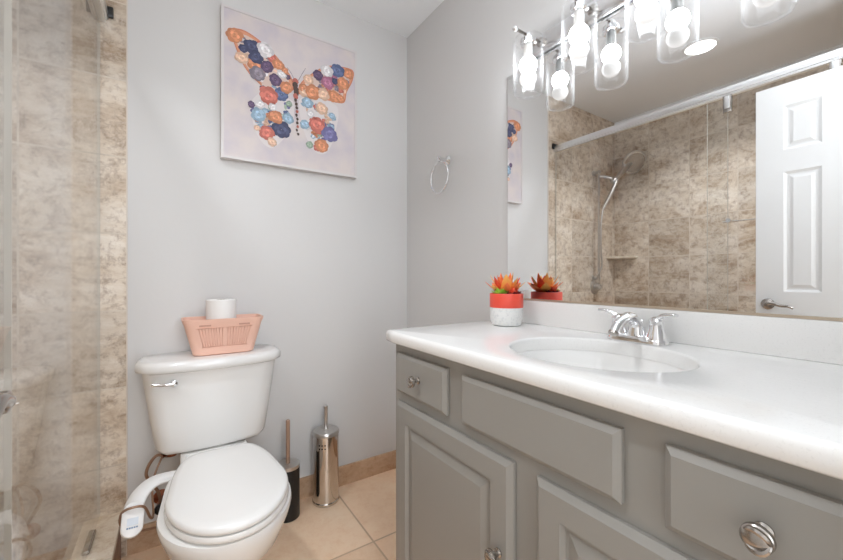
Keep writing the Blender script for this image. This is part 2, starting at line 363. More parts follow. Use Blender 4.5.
# shower fittings on the head wall
YB = D-0.006
sh = thing('shower_set', 'brushed nickel shower head and hand shower on a riser bar, on beige tile', 'shower', (-0.735, YB, 1.0))
b = B(); tube(b, [(-0.735, YB-0.05, 1.02), (-0.735, YB-0.05, 1.955)], 0.009); obj('riser_bar', b, M['steel'], sh)
for z in (1.94, 1.06):
    b = B(); lathe(b, [(0.021, 0), (0.021, 0.008), (0.012, 0.012), (0.012, 0.062)], (-0.735, YB, z), (0, -1, 0), 20); obj('bar_mount', b, M['steel'], sh)
b = B(); tube(b, [(-0.735, YB-0.05, 1.90), (-0.76, YB-0.09, 1.895), (-0.80, YB-0.15, 1.865)], 0.014, smooth=5); lathe(b, [(0.019, -0.03), (0.023, -0.02), (0.023, 0.02), (0.019, 0.03)], (-0.80, YB-0.15, 1.865), (-0.6, -0.3, 0.7), 20); obj('shower_arm', b, M['steel'], sh)
ax = Vector((-0.55, -0.35, -0.72)).normalized(); hc = Vector((-1.0, YB-0.20, 2.03))
b = B(); lathe(b, [(0.001, -0.045), (0.02, -0.045), (0.03, -0.03), (0.075, -0.012), (0.098, 0), (0.098, 0.012), (0.088, 0.016), (0.001, 0.018)], hc, (0.45, -0.72, -0.53), 36)
hd = obj('shower_head', b, M['steel'], sh)
b = B(); lathe(b, [(0.082, 0.0), (0.082, 0.002)], hc + Vector((0.45, -0.72, -0.53)).normalized()*0.0165, (0.45, -0.72, -0.53), 32); obj('spray_face', b, M['dark_steel'], hd)
b = B(); tube(b, [(-0.80, YB-0.15, 1.865), (-0.87, YB-0.17, 1.93), (-0.975, YB-0.18, 2.02)], lambda t: 0.016+0.006*t, smooth=6); obj('head_neck', b, M['steel'], sh)
b = B(); tube(b, [(-0.80, YB-0.165, 1.86), (-0.755, YB-0.15, 1.76), (-0.70, YB-0.11, 1.63)], lambda t: 0.019-0.007*t, smooth=6); obj('hand_shower_handle', b, M['steel'], sh)
b = B(); tube(b, [(-0.70, YB-0.11, 1.635), (-0.685, YB-0.10, 1.5), (-0.70, YB-0.09, 1.30), (-0.735, YB-0.075, 1.16), (-0.72, YB-0.05, 1.08), (-0.75, YB-0.03, 1.02)], 0.007, smooth=8); obj('shower_hose', b, M['steel'], sh)
sv = thing('shower_valve', 'round brushed nickel shower valve low on the tiled head wall', 'valve', (-0.755, YB, 0.985))
b = B(); lathe(b, [(0.062, 0), (0.062, 0.005), (0.055, 0.010), (0.028, 0.014), (0.026, 0.05), (0.02, 0.055)], (-0.755, YB, 0.985), (0, -1, 0), 32); obj('escutcheon', b, M['steel'], sv)
b = B(); tube(b, [(-0.755, YB-0.05, 0.985), (-0.70, YB-0.065, 0.975)], 0.008); obj('lever', b, M['steel'], sv)
b = B()
n = 16; rx, ry = 0.125, 0.20
for z0 in (0,):
    rings = []
    for z, s in ((1.222, 0.93), (1.229, 1.0), (1.240, 1.0), (1.244, 0.98)):
        r = [(SX+0.001, YB-0.001, z)] + [(SX+0.001+rx*s*math.sin(PI/2*k/n), YB-0.001-ry*s*math.cos(PI/2*k/n), z) for k in range(n+1)]
        rings.append(r)
    loft(b, rings)
tag(obj('corner_shelf', b, M['marble_shelf']), 'cream stone corner shelf in the tiled shower corner below the shower head', 'shelf')

# recessed lights
def downlight(x, y, r, label):
    t = thing('recessed_light', label, 'ceiling light', (x, y, H))
    b = B(); lathe(b, [(r*1.18, 0), (r*1.18, 0.005), (r*1.02, 0.009), (r*1.0, 0.004), (r*1.0, 0.0)], (x, y, H-0.0005), (0, 0, -1), 40, cap1=False); obj('trim_ring', b, M['white_paint'], t)
    b = B(); lathe(b, [(r*0.99, 0.0), (r*0.99, 0.005)], (x, y, H-0.001), (0, 0, -1), 40); obj('lens', b, M['disc'], t)
downlight(-0.393, 0.931, 0.075, 'glowing round recessed ceiling light above the shower, seen in the mirror')

# open door, flat against the short wall
dx = DX; dy0, dy1 = 0.03, 0.624; dz0, dz1 = 0.01, 1.982
b = B()
pans = []
for u0, u1 in ((0.101, 0.227), (0.352, 0.478)):
    pans += [(u0, 1.669-dz0, u1, 1.877-dz0), (u0, 1.000-dz0, u1, 1.566-dz0), (u0, 0.22, u1, 0.80)]
slab(b, (dx, dy1, dz0), (0, -1, 0), (0, 0, 1), (1, 0, 0), dy1-dy0, dz1-dz0, 0.024, edge=(0.002, 0.002), panels=pans, prof=[(0.012, -0.007), (0.020, -0.007), (0.034, -0.001)])
door = tag(obj('door_1', b, M['white_paint'], smooth=False), 'white six panel door standing open, seen in the mirror', 'door', kind='structure')
b = B(); hy = 0.578; hz = 0.940
lathe(b, [(0.026, 0), (0.026, 0.005), (0.018, 0.009), (0.010, 0.012), (0.010, 0.026), (0.012, 0.028), (0.012, 0.036), (0.006, 0.039)], (dx, hy, hz), (1, 0, 0), 24)
tube(b, [(dx+0.033, hy, hz), (dx+0.034, hy-0.022, hz+0.006), (dx+0.035, hy-0.05, hz-0.004), (dx+0.036, hy-0.078, hz-0.006), (dx+0.036, hy-0.096, hz-0.014)], lambda t: 0.009-0.0035*t, smooth=6, n=12)
obj('door_handle', b, M['dark_steel'], door)
for z in (0.25, 1.0, 1.72):
    b = B(); lathe(b, [(0.006, -0.045), (0.006, 0.045)], (dx+0.004, dy0-0.005, z), (0, 0, 1), 12); obj('hinge', b, M['steel'], door)

# ------------------------------------------------------------------ vanity cabinet
XF = 0.590; XC = 0.608; VY0, VY1 = -0.028, 1.066; ZT = 0.8986; TH = 0.035
va = thing('vanity_cabinet', 'grey painted vanity cabinet with raised panel doors under the white countertop', 'cabinet', (0.85, 0.5, 0))
b = B()
box(b, XC, XC+0.02, VY0, VY1, 0.10, ZT-TH)
box(b, XC+0.02, W-0.002, VY1-0.018, VY1, 0.0, ZT-TH); box(b, XC+0.02, W-0.002, VY0, VY0+0.018, 0.0, ZT-TH)
box(b, XC+0.02, W-0.012, VY0+0.018, VY1-0.018, 0.10, 0.118); box(b, W-0.012, W-0.002, VY0+0.018, VY1-0.018, 0.118, ZT-TH)
obj('carcass', b, M['cabinet'], va, smooth=False)
obj('toe_kick', box(B(), XC+0.06, XC+0.075, VY0+0.018, VY1-0.018, 0.0, 0.10), M['kick'], va, smooth=False)
def knob(parent, y, z, r=0.0165):
    b = B(); lathe(b, [(r*0.62, 0), (r*0.62, 0.002), (r*0.38, 0.005), (r*0.36, 0.012), (r*0.75, 0.017), (r*1.0, 0.021), (r*0.98, 0.026), (r*0.7, 0.031), (r*0.2, 0.033)], (XF, y, z), (-1, 0, 0), 28)
    for s in (-1, 1):      # the raised swirl that curls round the face
        pts = [(XF-0.0255-0.006*math.sin(PI*k/10), y+r*0.9*math.cos(PI*k/10+0.35*s)*s*0.85, z+r*0.85*math.sin(PI*k/10+0.35*s)*s*0.85) for k in range(11)]
        tube(b, pts, lambda t: 0.0012+0.003*math.sin(PI*t), n=8)
    return obj('knob', b, M['dark_steel'], parent)
def front(name, y0, y1, z0, z1, panel=False):
    b = B()
    w, h = y1-y0, z1-z0
    pn = [(0.058, 0.058, w-0.058, h-0.058)] if panel else []
    slab(b, (XF, y1, z0), (0, -1, 0), (0, 0, 1), (-1, 0, 0), w, h, 0.017, edge=(0.0105, 0.008) if not panel else (0.012, 0.009), panels=pn,
         prof=[(0.006, -0.010), (0.013, -0.010), (0.036, -0.002)])
    return obj(name, b, M['cabinet'], va, smooth=False)
d1 = front('drawer', 0.780, 1.036, 0.708, 0.831); knob(d1, 0.906, 0.772)
front('false_drawer_front', 0.321, 0.718, 0.708, 0.829)
d2 = front('drawer', 0.010, 0.257, 0.708, 0.829); knob(d2, 0.146, 0.769)
c1 = front('door', 0.551, 1.037, 0.135, 0.679, True); knob(c1, 0.585, 0.472)
c2 = front('door', 0.010, 0.489, 0.135, 0.679, True); knob(c2, 0.462, 0.470)

# countertop with an oval cut-out
SC = (0.826, 0.510); SA = (0.176, 0.203); CX0, CX1, CY0, CY1 = 0.572, W-0.0005, -0.045, 1.093
ct = thing('countertop', 'white quartz countertop with rounded front edge on the grey vanity', 'countertop', (0.85, 0.5, ZT-TH))
b = B()
angs = sorted([2*PI*k/96 for k in range(96)] + [math.atan2(y-SC[1], x-SC[0]) % (2*PI) for x in (CX0, CX1) for y in (CY0, CY1)])
def rect_pt(a):
    c, s = math.cos(a), math.sin(a)
    tx = ((CX1 if c > 0 else CX0)-SC[0])/c if abs(c) > 1e-9 else 1e9
    ty = ((CY1 if s > 0 else CY0)-SC[1])/s if abs(s) > 1e-9 else 1e9
    t = min(tx, ty); return SC[0]+c*t, SC[1]+s*t
base = [rect_pt(a) for a in angs]
mx, my, hx, hy = (CX0+CX1)/2, (CY0+CY1)/2, (CX1-CX0)/2, (CY1-CY0)/2
def rloop(ins, z):
    out = []
    for x, y in base:
        fx, fy = (x-mx)/hx, (y-my)/hy
        px, py = mx+fx*(hx-ins), my+fy*(hy-ins)
        if x > CX1-1e-6: px = CX1
        R = 0.03-ins*0.4           # rounded front corners
        for cx_, cy_ in ((CX0+ins+R, CY1-ins-R), (CX0+ins+R, CY0+ins+R)):
            qx, qy = px-cx_, py-cy_
            if qx < 0 and qy*(1 if cy_ > my else -1) > 0:
                L = math.hypot(qx, qy)
                if L > R: px, py = cx_+qx/L*R, cy_+qy/L*R
        out.append((px, py, z))
    return out
def eloop(k, z): 
    out = []
    for a in angs:
        c, s = math.cos(a), math.sin(a)
        th = math.atan2(s/ (SA[1]), c/(SA[0]))
        out.append((SC[0]+SA[0]*k*math.cos(th), SC[1]+SA[1]*k*math.sin(th), z))
    return out
rings = [eloop(1, ZT-TH), eloop(1, ZT-0.006), eloop(1.012, ZT-0.0015), eloop(1.03, ZT), rloop(0.012, ZT), rloop(0.006, ZT-0.0015), rloop(0.002, ZT-0.006), rloop(0, ZT-0.012), rloop(0, ZT-TH+0.004), rloop(0.004, ZT-TH), eloop(1, ZT-TH)]
loft(b, rings, False, False); bmesh.ops.remove_doubles(b, verts=b.verts[:], dist=1e-6)
obj('slab', b, M['counter'], ct, ang=50)
obj('backsplash', box(B(), W-0.020, W-0.0005, CY0+0.002, CY1-0.012, ZT, 0.984, 0.003), M['counter'], ct)
sk = thing('sink', 'oval white undermount basin set in the quartz countertop', 'sink', (SC[0], SC[1], ZT-TH))
b = B()
rings = [eloop(1.14, ZT-TH-0.0005), eloop(1.01, ZT-TH-0.0005), eloop(1.0, ZT-TH-0.004)] + [eloop(k, ZT-TH-d) for k, d in ((0.975, 0.03), (0.94, 0.06), (0.87, 0.09), (0.74, 0.115), (0.52, 0.13), (0.25, 0.137), (0.12, 0.139))]
rings += [eloop(k, ZT-TH-d-0.012) for k, d in ((0.12, 0.139), (0.3, 0.137), (0.55, 0.131), (0.8, 0.115), (0.95, 0.085), (1.02, 0.05), (1.06, 0.01))] + [eloop(1.14, ZT-TH-0.012)]
loft(b, rings, False, False); ring_faces(b, b.verts[-len(angs):] if False else [b.verts[i] for i in range(0)], []) if False else None
obj('basin', b, M['porcelain'], sk, ang=60)
b = B(); lathe(b, [(0.026, 0), (0.026, 0.003), (0.02, 0.004), (0.014, 0.002), (0.013, 0.006), (0.002, 0.007)], (SC[0], SC[1], ZT-TH-0.1395), (0, 0, 1), 28); obj('drain', b, M['chrome'], sk)

# faucet
FX, FY = 1.035, 0.515
fa = thing('faucet', 'chrome two handle faucet standing behind the oval sink', 'faucet', (FX, FY, ZT))
b = B()
loft(b, [rrect(FX, FY, hx_, hy_, hx_*0.98, ZT+z, 8) for hx_, hy_, z in ((0.028, 0.077, 0.0005), (0.028, 0.077, 0.006), (0.026, 0.075, 0.012), (0.022, 0.069, 0.017), (0.015, 0.056, 0.02))]); obj('base_plate', b, M['chrome'], fa)
b = B(); P = [(FX+0.002, FY, ZT+0.012), (FX, FY, ZT+0.035), (FX-0.016, FY, ZT+0.060), (FX-0.048, FY, ZT+0.068), (FX-0.090, FY, ZT+0.054), (FX-0.112, FY, ZT+0.034)]
tube(b, P, lambda t: 0.017-0.006*t, smooth=8, n=20); lathe(b, [(0.024, 0), (0.023, 0.01), (0.02, 0.03)], (FX+0.002, FY, ZT+0.012), (0, 0, 1), 24); spout = obj('spout', b, M['chrome'], fa)
b = B(); lathe(b, [(0.0125, 0), (0.0125, 0.006), (0.009, 0.007)], (FX-0.111, FY, ZT+0.035), (-0.55, 0, -0.83), 18); obj('aerator', b, M['dark_steel'], spout)
b = B(); tube(b, [(FX+0.024, FY, ZT+0.012), (FX+0.024, FY, ZT+0.048)], 0.0028, n=10); sphere(b, (FX+0.024, FY, ZT+0.053), 0.0060, u=16, v=10); obj('pop_up_rod', b, M['chrome'], fa)
for s in (1, -1):
    b = B(); y = FY+0.049*s
    lathe(b, [(0.0255, 0), (0.025, 0.006), (0.021, 0.02), (0.0165, 0.034), (0.0165, 0.044), (0.0175, 0.05), (0.013, 0.058), (0.003, 0.061)], (FX, y, ZT+0.010), (0, 0, 1), 24)
    hnd = obj('handle', b, M['chrome'], fa)
    b = B(); tube(b, [(FX, y-0.004*s, ZT+0.056), (FX-0.004, y+0.014*s, ZT+0.073), (FX-0.007, y+0.034*s, ZT+0.078), (FX-0.010, y+0.052*s, ZT+0.079)], lambda t: 0.0115-0.005*t, smooth=7, n=14, flat=0.6, flat_dir=(1, 0, 0)); obj('lever', b, M['chrome'], hnd)

# potted succulents
PX, PY, PR = 0.997, 0.949, 0.0585
pt = thing('potted_succulent', 'coral and white pot of orange succulents on the left end of the countertop', 'plant', (PX, PY, ZT))
b = B(); lathe(b, [(0.044, 0.0005), (0.051, 0.004), (0.055, 0.014), (PR, 0.03), (PR, 0.0645)], (PX, PY, ZT), (0, 0, 1), 40, cap1=False)
pot = obj('pot', b, M['pot_white'], pt)
b = B(); lathe(b, [(PR, 0.0645), (PR+0.0006, 0.066), (PR+0.0006, 0.112), (PR-0.001, 0.1145), (PR-0.005, 0.1145), (PR-0.006, 0.104), (0.002, 0.104)], (PX, PY, ZT), (0, 0, 1), 40, cap0=False); obj('coral_band', b, M['pot_red'], pot)
b = B(); lathe(b, [(PR-0.006, 0), (PR-0.012, 0.003), (0.01, 0.005), (0.001, 0.005)], (PX, PY, ZT+0.1045), (0, 0, 1), 24); obj('soil', b, M['soil'], pt)
def leaf(bm, base_, d, up, L, wd, th, curl, mi):
    d = Vector(d).normalized(); up = Vector(up).normalized(); s = d.cross(up).normalized(); up = s.cross(d).normalized()
    rings = []
    for k in range(8):
        t = k/7
        c = Vector(base_) + d*L*t + up*curl*L*t*t
        ww = wd*(math.sin(PI*min(0.97, 0.12+0.86*t))**0.8)*(1.0 if t < 0.6 else 1-0.35*(t-0.6)/0.4); hh = th*(1-0.75*t)
        if k == 7: ww = 0.0006; hh = 0.0005
        rings.append([c + s*ww*math.cos(2*PI*q/8) + up*hh*math.sin(2*PI*q/8) for q in range(8)])
    loft(bm, rings, mi=mi)
def rosette(cx, cy, cz, layers, name, mats, tilt=(0, 0)):
    b = B(); big = 1.28 if 'orange' in name else 1.12; rnd = random.Random(len(name)+int(cx*1e4))
    for n_, el, L, wd, mi, ph in layers:
        for k in range(n_):
            a = 2*PI*k/n_ + ph + rnd.uniform(-.08, .08); e = el + rnd.uniform(-.07, .07)
            d = Vector((math.cos(a)*math.cos(e)+tilt[0], math.sin(a)*math.cos(e)+tilt[1], math.sin(e)))
            leaf(b, (cx+0.004*math.cos(a), cy+0.004*math.sin(a), cz), d, (0, 0, 1), L*rnd.uniform(1.1, 1.3)*big, wd*1.25*big, 0.004, 0.16, mi if rnd.random() > 0.25 else (mi+1) % len(mats))
    return obj(name, b, mats, pt, ang=60)
rosette(PX+0.004, PY+0.008, ZT+0.107, [(8, 0.42, 0.052, 0.012, 0, 0), (7, 0.80, 0.054, 0.0115, 1, 0.4), (5, 1.12, 0.052, 0.010, 0, 0.2), (3, 1.4, 0.044, 0.008, 2, 0.5)], 'orange_succulent', [M['leaf_orange'], M['leaf_yellow'], M['leaf_red']])
rosette(PX-0.034, PY-0.002, ZT+0.109, [(8, 0.40, 0.021, 0.0085, 0, 0), (6, 0.85, 0.021, 0.008, 0, 0.4), (4, 1.25, 0.017, 0.006, 0, 0.2)], 'green_succulent', [M['leaf_green'], M['leaf_green']])
rosette(PX+0.002, PY-0.030, ZT+0.109, [(9, 0.35, 0.021, 0.0065, 0, 0), (7, 0.85, 0.023, 0.006, 1, 0.4), (4, 1.3, 0.02, 0.005, 0, 0.2)], 'burgundy_succulent', [M['leaf_dark'], M['leaf_red'], M['leaf_dark']])

# mirror
MZ0, MZ1, MY0, MY1 = 0.986, 1.868, -0.04, 1.0505
mi_ = thing('wall_mirror', 'large frameless wall mirror above the white backsplash', 'mirror', (W, 0.5, MZ0))
b = B(); box(b, W-0.0085, W-0.0005, MY0, MY1, MZ0, MZ1, 0.002, 1); obj('mirror_glass', b, M['mirror'], mi_, smooth=False)
obj('bottom_channel', box(B(), W-0.0125, W-0.0088, MY0, MY1, MZ0-0.0015, MZ0+0.005), M['mirror_edge'], mi_, smooth=False)

# ------------------------------------------------------------------ vanity light
LY = [0.870, 0.676, 0.482, 0.288]; LX = 1.020; ZR = 1.905
vl = thing('vanity_light', 'chrome bar light with four clear glass shades above the mirror', 'wall light', (W, 0.58, 1.90))
obj('back_plate', box(B(), W-0.026, W-0.0005, 0.19, 0.935, 1.872, 1.936, 0.004), M['satin'], vl)
for y in LY:
    b = B(); tube(b, [(W-0.026, y, ZR), (LX-0.062, y, ZR)], 0.0055, n=12); lathe(b, [(0.016, 0), (0.016, 0.006), (0.0055, 0.010)], (W-0.026, y, ZR), (-1, 0, 0), 20); arm = obj('arm', b, M['dark_steel'], vl)
    b = B(); sphere(b, (LX-0.064, y, ZR), 0.0095, u=16, v=10); obj('finial', b, M['chrome'], arm)
    b = B(); lathe(b, [(0.012, 0.004), (0.014, -0.002), (0.014, -0.012), (0.026, -0.015), (0.027, -0.030), (0.020, -0.034)], (LX, y, ZR), (0, 0, 1), 28); obj('socket', b, M['chrome'], vl)
    R = 0.050; z0 = ZR-0.205; z1 = ZR-0.016
    prof = [(0.002, z0), (R-0.014, z0), (R-0.005, z0+0.004), (R, z0+0.013), (R, z1), (R-0.003, z1), (R-0.003, z0+0.014), (R-0.0075, z0+0.0065), (R-0.015, z0+0.004), (0.002, z0+0.004)]
    b = B(); lathe(b, [(r, z) for r, z in prof], (LX, y, 0), (0, 0, 1), 48); sd = obj('shade', b, M['lampglass'], vl, ang=50)
    b = B()
    pts = [(LX+(R-0.0015)*math.cos(2*PI*k/40), y+(R-0.0015)*math.sin(2*PI*k/40), z1) for k in range(40)]
    tube(b, pts, 0.0022, n=6, closed=True); obj('shade_rim', b, M['lampglass'], sd)
    b = B(); lathe(b, [(0.0150, ZR-0.034), (0.0150, ZR-0.062), (0.0165, ZR-0.072), (0.018, ZR-0.078), (0.012, ZR-0.08)], (LX, y, 0), (0, 0, 1), 24); bl = obj('bulb', b, M['bulb_neck'], vl)
    b = B(); sphere(b, (LX, y, ZR-0.103), 0.0295, sz=1.0, u=20, v=14); obj('bulb_globe', b, M['bulb'], bl)
    b = B(); sphere(b, (LX, y, ZR-0.149), 0.0285, sz=0.9, u=20, v=14); obj('bulb_reflection', b, M['reflection_low'], bl)  # dim glowing ball put in for the bulb's reflection in the shade

# ------------------------------------------------------------------ towel ring
tr = thing('towel_ring', 'chrome towel ring on the grey wall between the corner and the mirror', 'towel ring', (W, 1.445, 1.637))
b = B(); lathe(b, [(0.024, 0), (0.024, 0.005), (0.017, 0.011), (0.010, 0.016), (0.010, 0.045), (0.013, 0.05), (0.013, 0.058), (0.006, 0.062)], (W-0.0005, 1.445, 1.637), (-1, 0, 0), 24); obj('mount', b, M['chrome'], tr)
b = B(); tube(b, [(W-0.052+0.004*math.sin(2*PI*k/48), 1.447+0.074*math.sin(2*PI*k/48), 1.548+0.074*math.cos(2*PI*k/48)) for k in range(48)], 0.0042, n=10, closed=True); obj('ring', b, M['chrome'], tr)

# ------------------------------------------------------------------ butterfly picture
FX0, FX1, FZ0, FZ1, FYF = 0.169, 0.791, 1.582, 2.237, 1.794
pf = thing('framed_picture', 'square floral butterfly painting in a thin white frame above the toilet', 'picture', ((FX0+FX1)/2, D, FZ0))
b = B(); fw = 0.011
for x0, x1, z0, z1 in ((FX0, FX0+fw, FZ0, FZ1), (FX1-fw, FX1, FZ0, FZ1), (FX0+fw, FX1-fw, FZ0, FZ0+fw), (FX0+fw, FX1-fw, FZ1-fw, FZ1)): box(b, x0, x1, FYF, D-0.0005, z0, z1)
obj('frame', b, M['frame'], pf, smooth=False)
pal = {'or': (236, 138, 86), 'na': (66, 72, 116), 'wh': (228, 222, 224), 'pu': (98, 70, 112), 'gr': (140, 126, 142), 'pe': (240, 188, 152), 'co': (230, 108, 88), 'bl': (86, 104, 158), 'ma': (190, 104, 142), 'lb': (146, 182, 210), 'pb': (112, 108, 172), 'gn': (150, 176, 150)}
cm = mat('canvas_ground', srgb(212, 203, 205), 0.6); add_variation(cm, 9, srgb(203, 195, 202), srgb(218, 208, 205))
mats = [cm]; idx = {}
def pm(c, k):
    key = (c, k)
    if key not in idx:
        g_ = sum(pal[c])/3; r = [max(0, min(255, int((v*0.72+g_*0.28)*0.96*(1 + 0.07*k) + (9 if k > 0 else 0)*k))) for v in pal[c]]
        mats.append(mat('paint_'+c+str(k+3), srgb(*r), 0.55)); idx[key] = len(mats)-1
    return idx[key]
mats += [mat('wing_orange', srgb(218, 152, 120), 0.55), mat('wing_peach', srgb(216, 192, 182), 0.55), mat('wing_white', srgb(220, 213, 213), 0.55), mat('wing_edge', srgb(206, 130, 98), 0.55), mat('body_brown', srgb(84, 66, 60), 0.55), mat('wing_shadow_wash', srgb(196, 178, 186), 0.6)]
b = B()
bx0, bx1, bz0, bz1 = FX0+fw, FX1-fw, FZ0+fw, FZ1-fw; yc = FYF+0.003
box(b, bx0-0.002, bx1+0.002, yc, yc+0.02, bz0-0.002, bz1+0.002)
def uvp(u, v, lay): return (FX0+0.622*u, yc-0.00012*lay, FZ0+0.655*v)
def poly(pts, lay, mi):
    f = b.faces.new([b.verts.new(uvp(u, v, lay)) for u, v in pts]); f.material_index = mi
def closed_smooth(pts, k=5):
    n_ = len(pts); out = []
    for i in range(n_):
        p0, p1, p2, p3 = [Vector((*pts[(i+j-1) % n_], 0)) for j in range(4)]
        for s in range(k):
            t = s/k; q = 0.5*((2*p1)+(p2-p0)*t+(2*p0-5*p1+4*p2-p3)*t*t+(3*p1-p0-3*p2+p3)*t**3); out.append((q.x, q.y))
    return out
def shrink(pts, k):
    cx_ = sum(p[0] for p in pts)/len(pts); cy_ = sum(p[1] for p in pts)/len(pts)
    return [(cx_+(p[0]-cx_)*k, cy_+(p[1]-cy_)*k) for p in pts]
UL = [(0.056, 0.843), (0.077, 0.863), (0.145, 0.873), (0.243, 0.841), (0.346, 0.779), (0.421, 0.71), (0.476, 0.635), (0.484, 0.56), (0.376, 0.502), (0.272, 0.475), (0.257, 0.53), (0.186, 0.583), (0.13, 0.653), (0.09, 0.74)]
UR = [(0.516, 0.568), (0.548, 0.64), (0.63, 0.725), (0.751, 0.815), (0.913, 0.847), (0.973, 0.831), (0.96, 0.751), (0.913, 0.656), (0.886, 0.566), (0.768, 0.554), (0.63, 0.551), (0.532, 0.542)]
LL = [(0.479, 0.482), (0.299, 0.502), (0.211, 0.441), (0.18, 0.357), (0.198, 0.285), (0.223, 0.203), (0.273, 0.136), (0.338, 0.121), (0.418, 0.202), (0.473, 0.307), (0.492, 0.418)]
LR = [(0.527, 0.495), (0.643, 0.551), (0.81, 0.536), (0.841, 0.472), (0.825, 0.366), (0.794, 0.246), (0.733, 0.15), (0.658, 0.144), (0.6, 0.209), (0.556, 0.31)]
WO = 1
for w_ in (LL, LR): poly(closed_smooth(w_), 1, WO+2)
for w_ in (UL, UR):
    poly(closed_smooth(w_), 2, WO+3); poly(closed_smooth(shrink(w_, 0.95)), 3, WO); poly(closed_smooth(shrink(w_, 0.84)), 4, WO+1)
FL = [('or', 0.084, 0.817, 0.0282), ('na', 0.193, 0.78, 0.0262), ('na', 0.222, 0.718, 0.0242), ('wh', 0.286, 0.782, 0.0295), ('or', 0.215, 0.664, 0.0269), ('pu', 0.294, 0.673, 0.0236), ('or', 0.376, 0.711, 0.021), ('gr', 0.236, 0.605, 0.0275), ('pu', 0.354, 0.6, 0.0242), ('wh', 0.399, 0.65, 0.017), ('pe', 0.13, 0.682, 0.0236), ('na', 0.138, 0.748, 0.0151), ('co', 0.331, 0.744, 0.0164), ('or', 0.421, 0.681, 0.0138), ('bl', 0.831, 0.798, 0.0295), ('wh', 0.741, 0.773, 0.0262), ('pu', 0.674, 0.721, 0.021), ('ma', 0.751, 0.687, 0.0269), ('or', 0.876, 0.713, 0.0269), ('or', 0.63, 0.583, 0.0308), ('or', 0.804, 0.595, 0.0269), ('pe', 0.598, 0.669, 0.021), ('or', 0.923, 0.8, 0.0223), ('pe', 0.715, 0.589, 0.0255), ('or', 0.564, 0.589, 0.021), ('or', 0.857, 0.592, 0.0196), ('na', 0.812, 0.711, 0.0144), ('co', 0.305, 0.472, 0.0341), ('bl', 0.397, 0.508, 0.0275), ('or', 0.357, 0.34, 0.0269), ('lb', 0.241, 0.328, 0.0269), ('lb', 0.445, 0.347, 0.021), ('na', 0.397, 0.258, 0.0328), ('co', 0.293, 0.217, 0.0269), ('pe', 0.331, 0.159, 0.017), ('pu', 0.191, 0.386, 0.0131), ('lb', 0.592, 0.496, 0.0216), ('pe', 0.703, 0.481, 0.0249), ('co', 0.666, 0.347, 0.0341), ('pb', 0.764, 0.298, 0.0334), ('lb', 0.571, 0.334, 0.0197), ('or', 0.703, 0.202, 0.0282), ('gn', 0.606, 0.191, 0.0144), ('wh', 0.248, 0.4, 0.017), ('lb', 0.786, 0.444, 0.0138), ('gn', 0.452, 0.455, 0.0118), ('or', 0.431, 0.563, 0.0229), ('wh', 0.338, 0.402, 0.0151), ('pe', 0.571, 0.573, 0.0236), ('co', 0.331, 0.432, 0.0131), ('wh', 0.614, 0.418, 0.0157), ('pe', 0.23, 0.235, 0.0111)]
rf = random.Random(3)
for i, (c, u, v, r) in enumerate(FL):
    lay = 6 + (i % 4)*5; ph = rf.uniform(0, 6)
    for L_, (rr, k, npet) in enumerate(((1.22, -1, 7), (0.95, 0, 6), (0.65, 1, 5), (0.36, 0, 5))):
        for q in range(npet):
            a = ph + L_*0.5 + 2*PI*q/npet; pr = r*rr*rf.uniform(0.88, 1.1)
            cxp, czp = math.cos(a)*pr*0.55, math.sin(a)*pr*0.55
            pts = [(u+(cxp+0.50*pr*math.cos(2*PI*s/10))/0.622, v+(czp+0.46*pr*math.sin(2*PI*s/10))/0.655) for s in range(10)]
            poly(pts, lay+L_+0.15*(q % 3), pm(c, k + (1 if q % 3 == 0 else 0)))
for i in range(130):    # smaller blooms filling the wings
    w_ = (UL, UR, LL, LR)[i % 4]; p = w_[rf.randrange(len(w_))]; cx_ = sum(x[0] for x in w_)/len(w_); cy_ = sum(x[1] for x in w_)/len(w_); t = rf.uniform(0.1, 0.86)
    u, v = cx_+(p[0]-cx_)*t, cy_+(p[1]-cy_)*t; c = rf.choice(['or', 'pu', 'co', 'pe', 'gr', 'wh', 'ma'] if i % 4 < 2 else ['lb', 'pe', 'lb', 'bl', 'or', 'wh', 'gn', 'co', 'pb']); r = rf.uniform(0.011, 0.021)
    for L_ in range(2):
        for q in range(5):
            a = 2*PI*q/5+i+L_*0.6; pr = r*(1-0.4*L_)
            poly([(u+(math.cos(a)*pr*.55+0.5*pr*math.cos(2*PI*s/9))/0.622, v+(math.sin(a)*pr*.55+0.46*pr*math.sin(2*PI*s/9))/0.655) for s in range(9)], 4.5+0.005*i+0.3*L_, pm(c, L_*1-(q % 2)))
for i in range(70):    # loose dabs of paint between the blooms
    w_ = (UL, UR, LL, LR)[i % 4]; p = w_[rf.randrange(len(w_))]; cx_ = sum(x[0] for x in w_)/len(w_); cy_ = sum(x[1] for x in w_)/len(w_); t = rf.uniform(0.25, 0.93)
    u, v = cx_+(p[0]-cx_)*t, cy_+(p[1]-cy_)*t; c = rf.choice(['gn', 'pe', 'wh', 'lb', 'or', 'gr', 'wh', 'pu'] if i % 4 < 2 else ['gn', 'lb', 'wh', 'pe', 'lb', 'gr']); r = rf.uniform(0.004, 0.010); a0 = rf.uniform(0, 3)
    pts = []
    for s in range(8):
        x, y = r*1.4*math.cos(2*PI*s/8), r*0.7*math.sin(2*PI*s/8); pts.append((u+(x*math.cos(a0)-y*math.sin(a0))/0.622, v+(x*math.sin(a0)+y*math.cos(a0))/0.655))
    poly(pts, 5+0.01*i, pm(c, rf.choice([-1, 0, 1])))
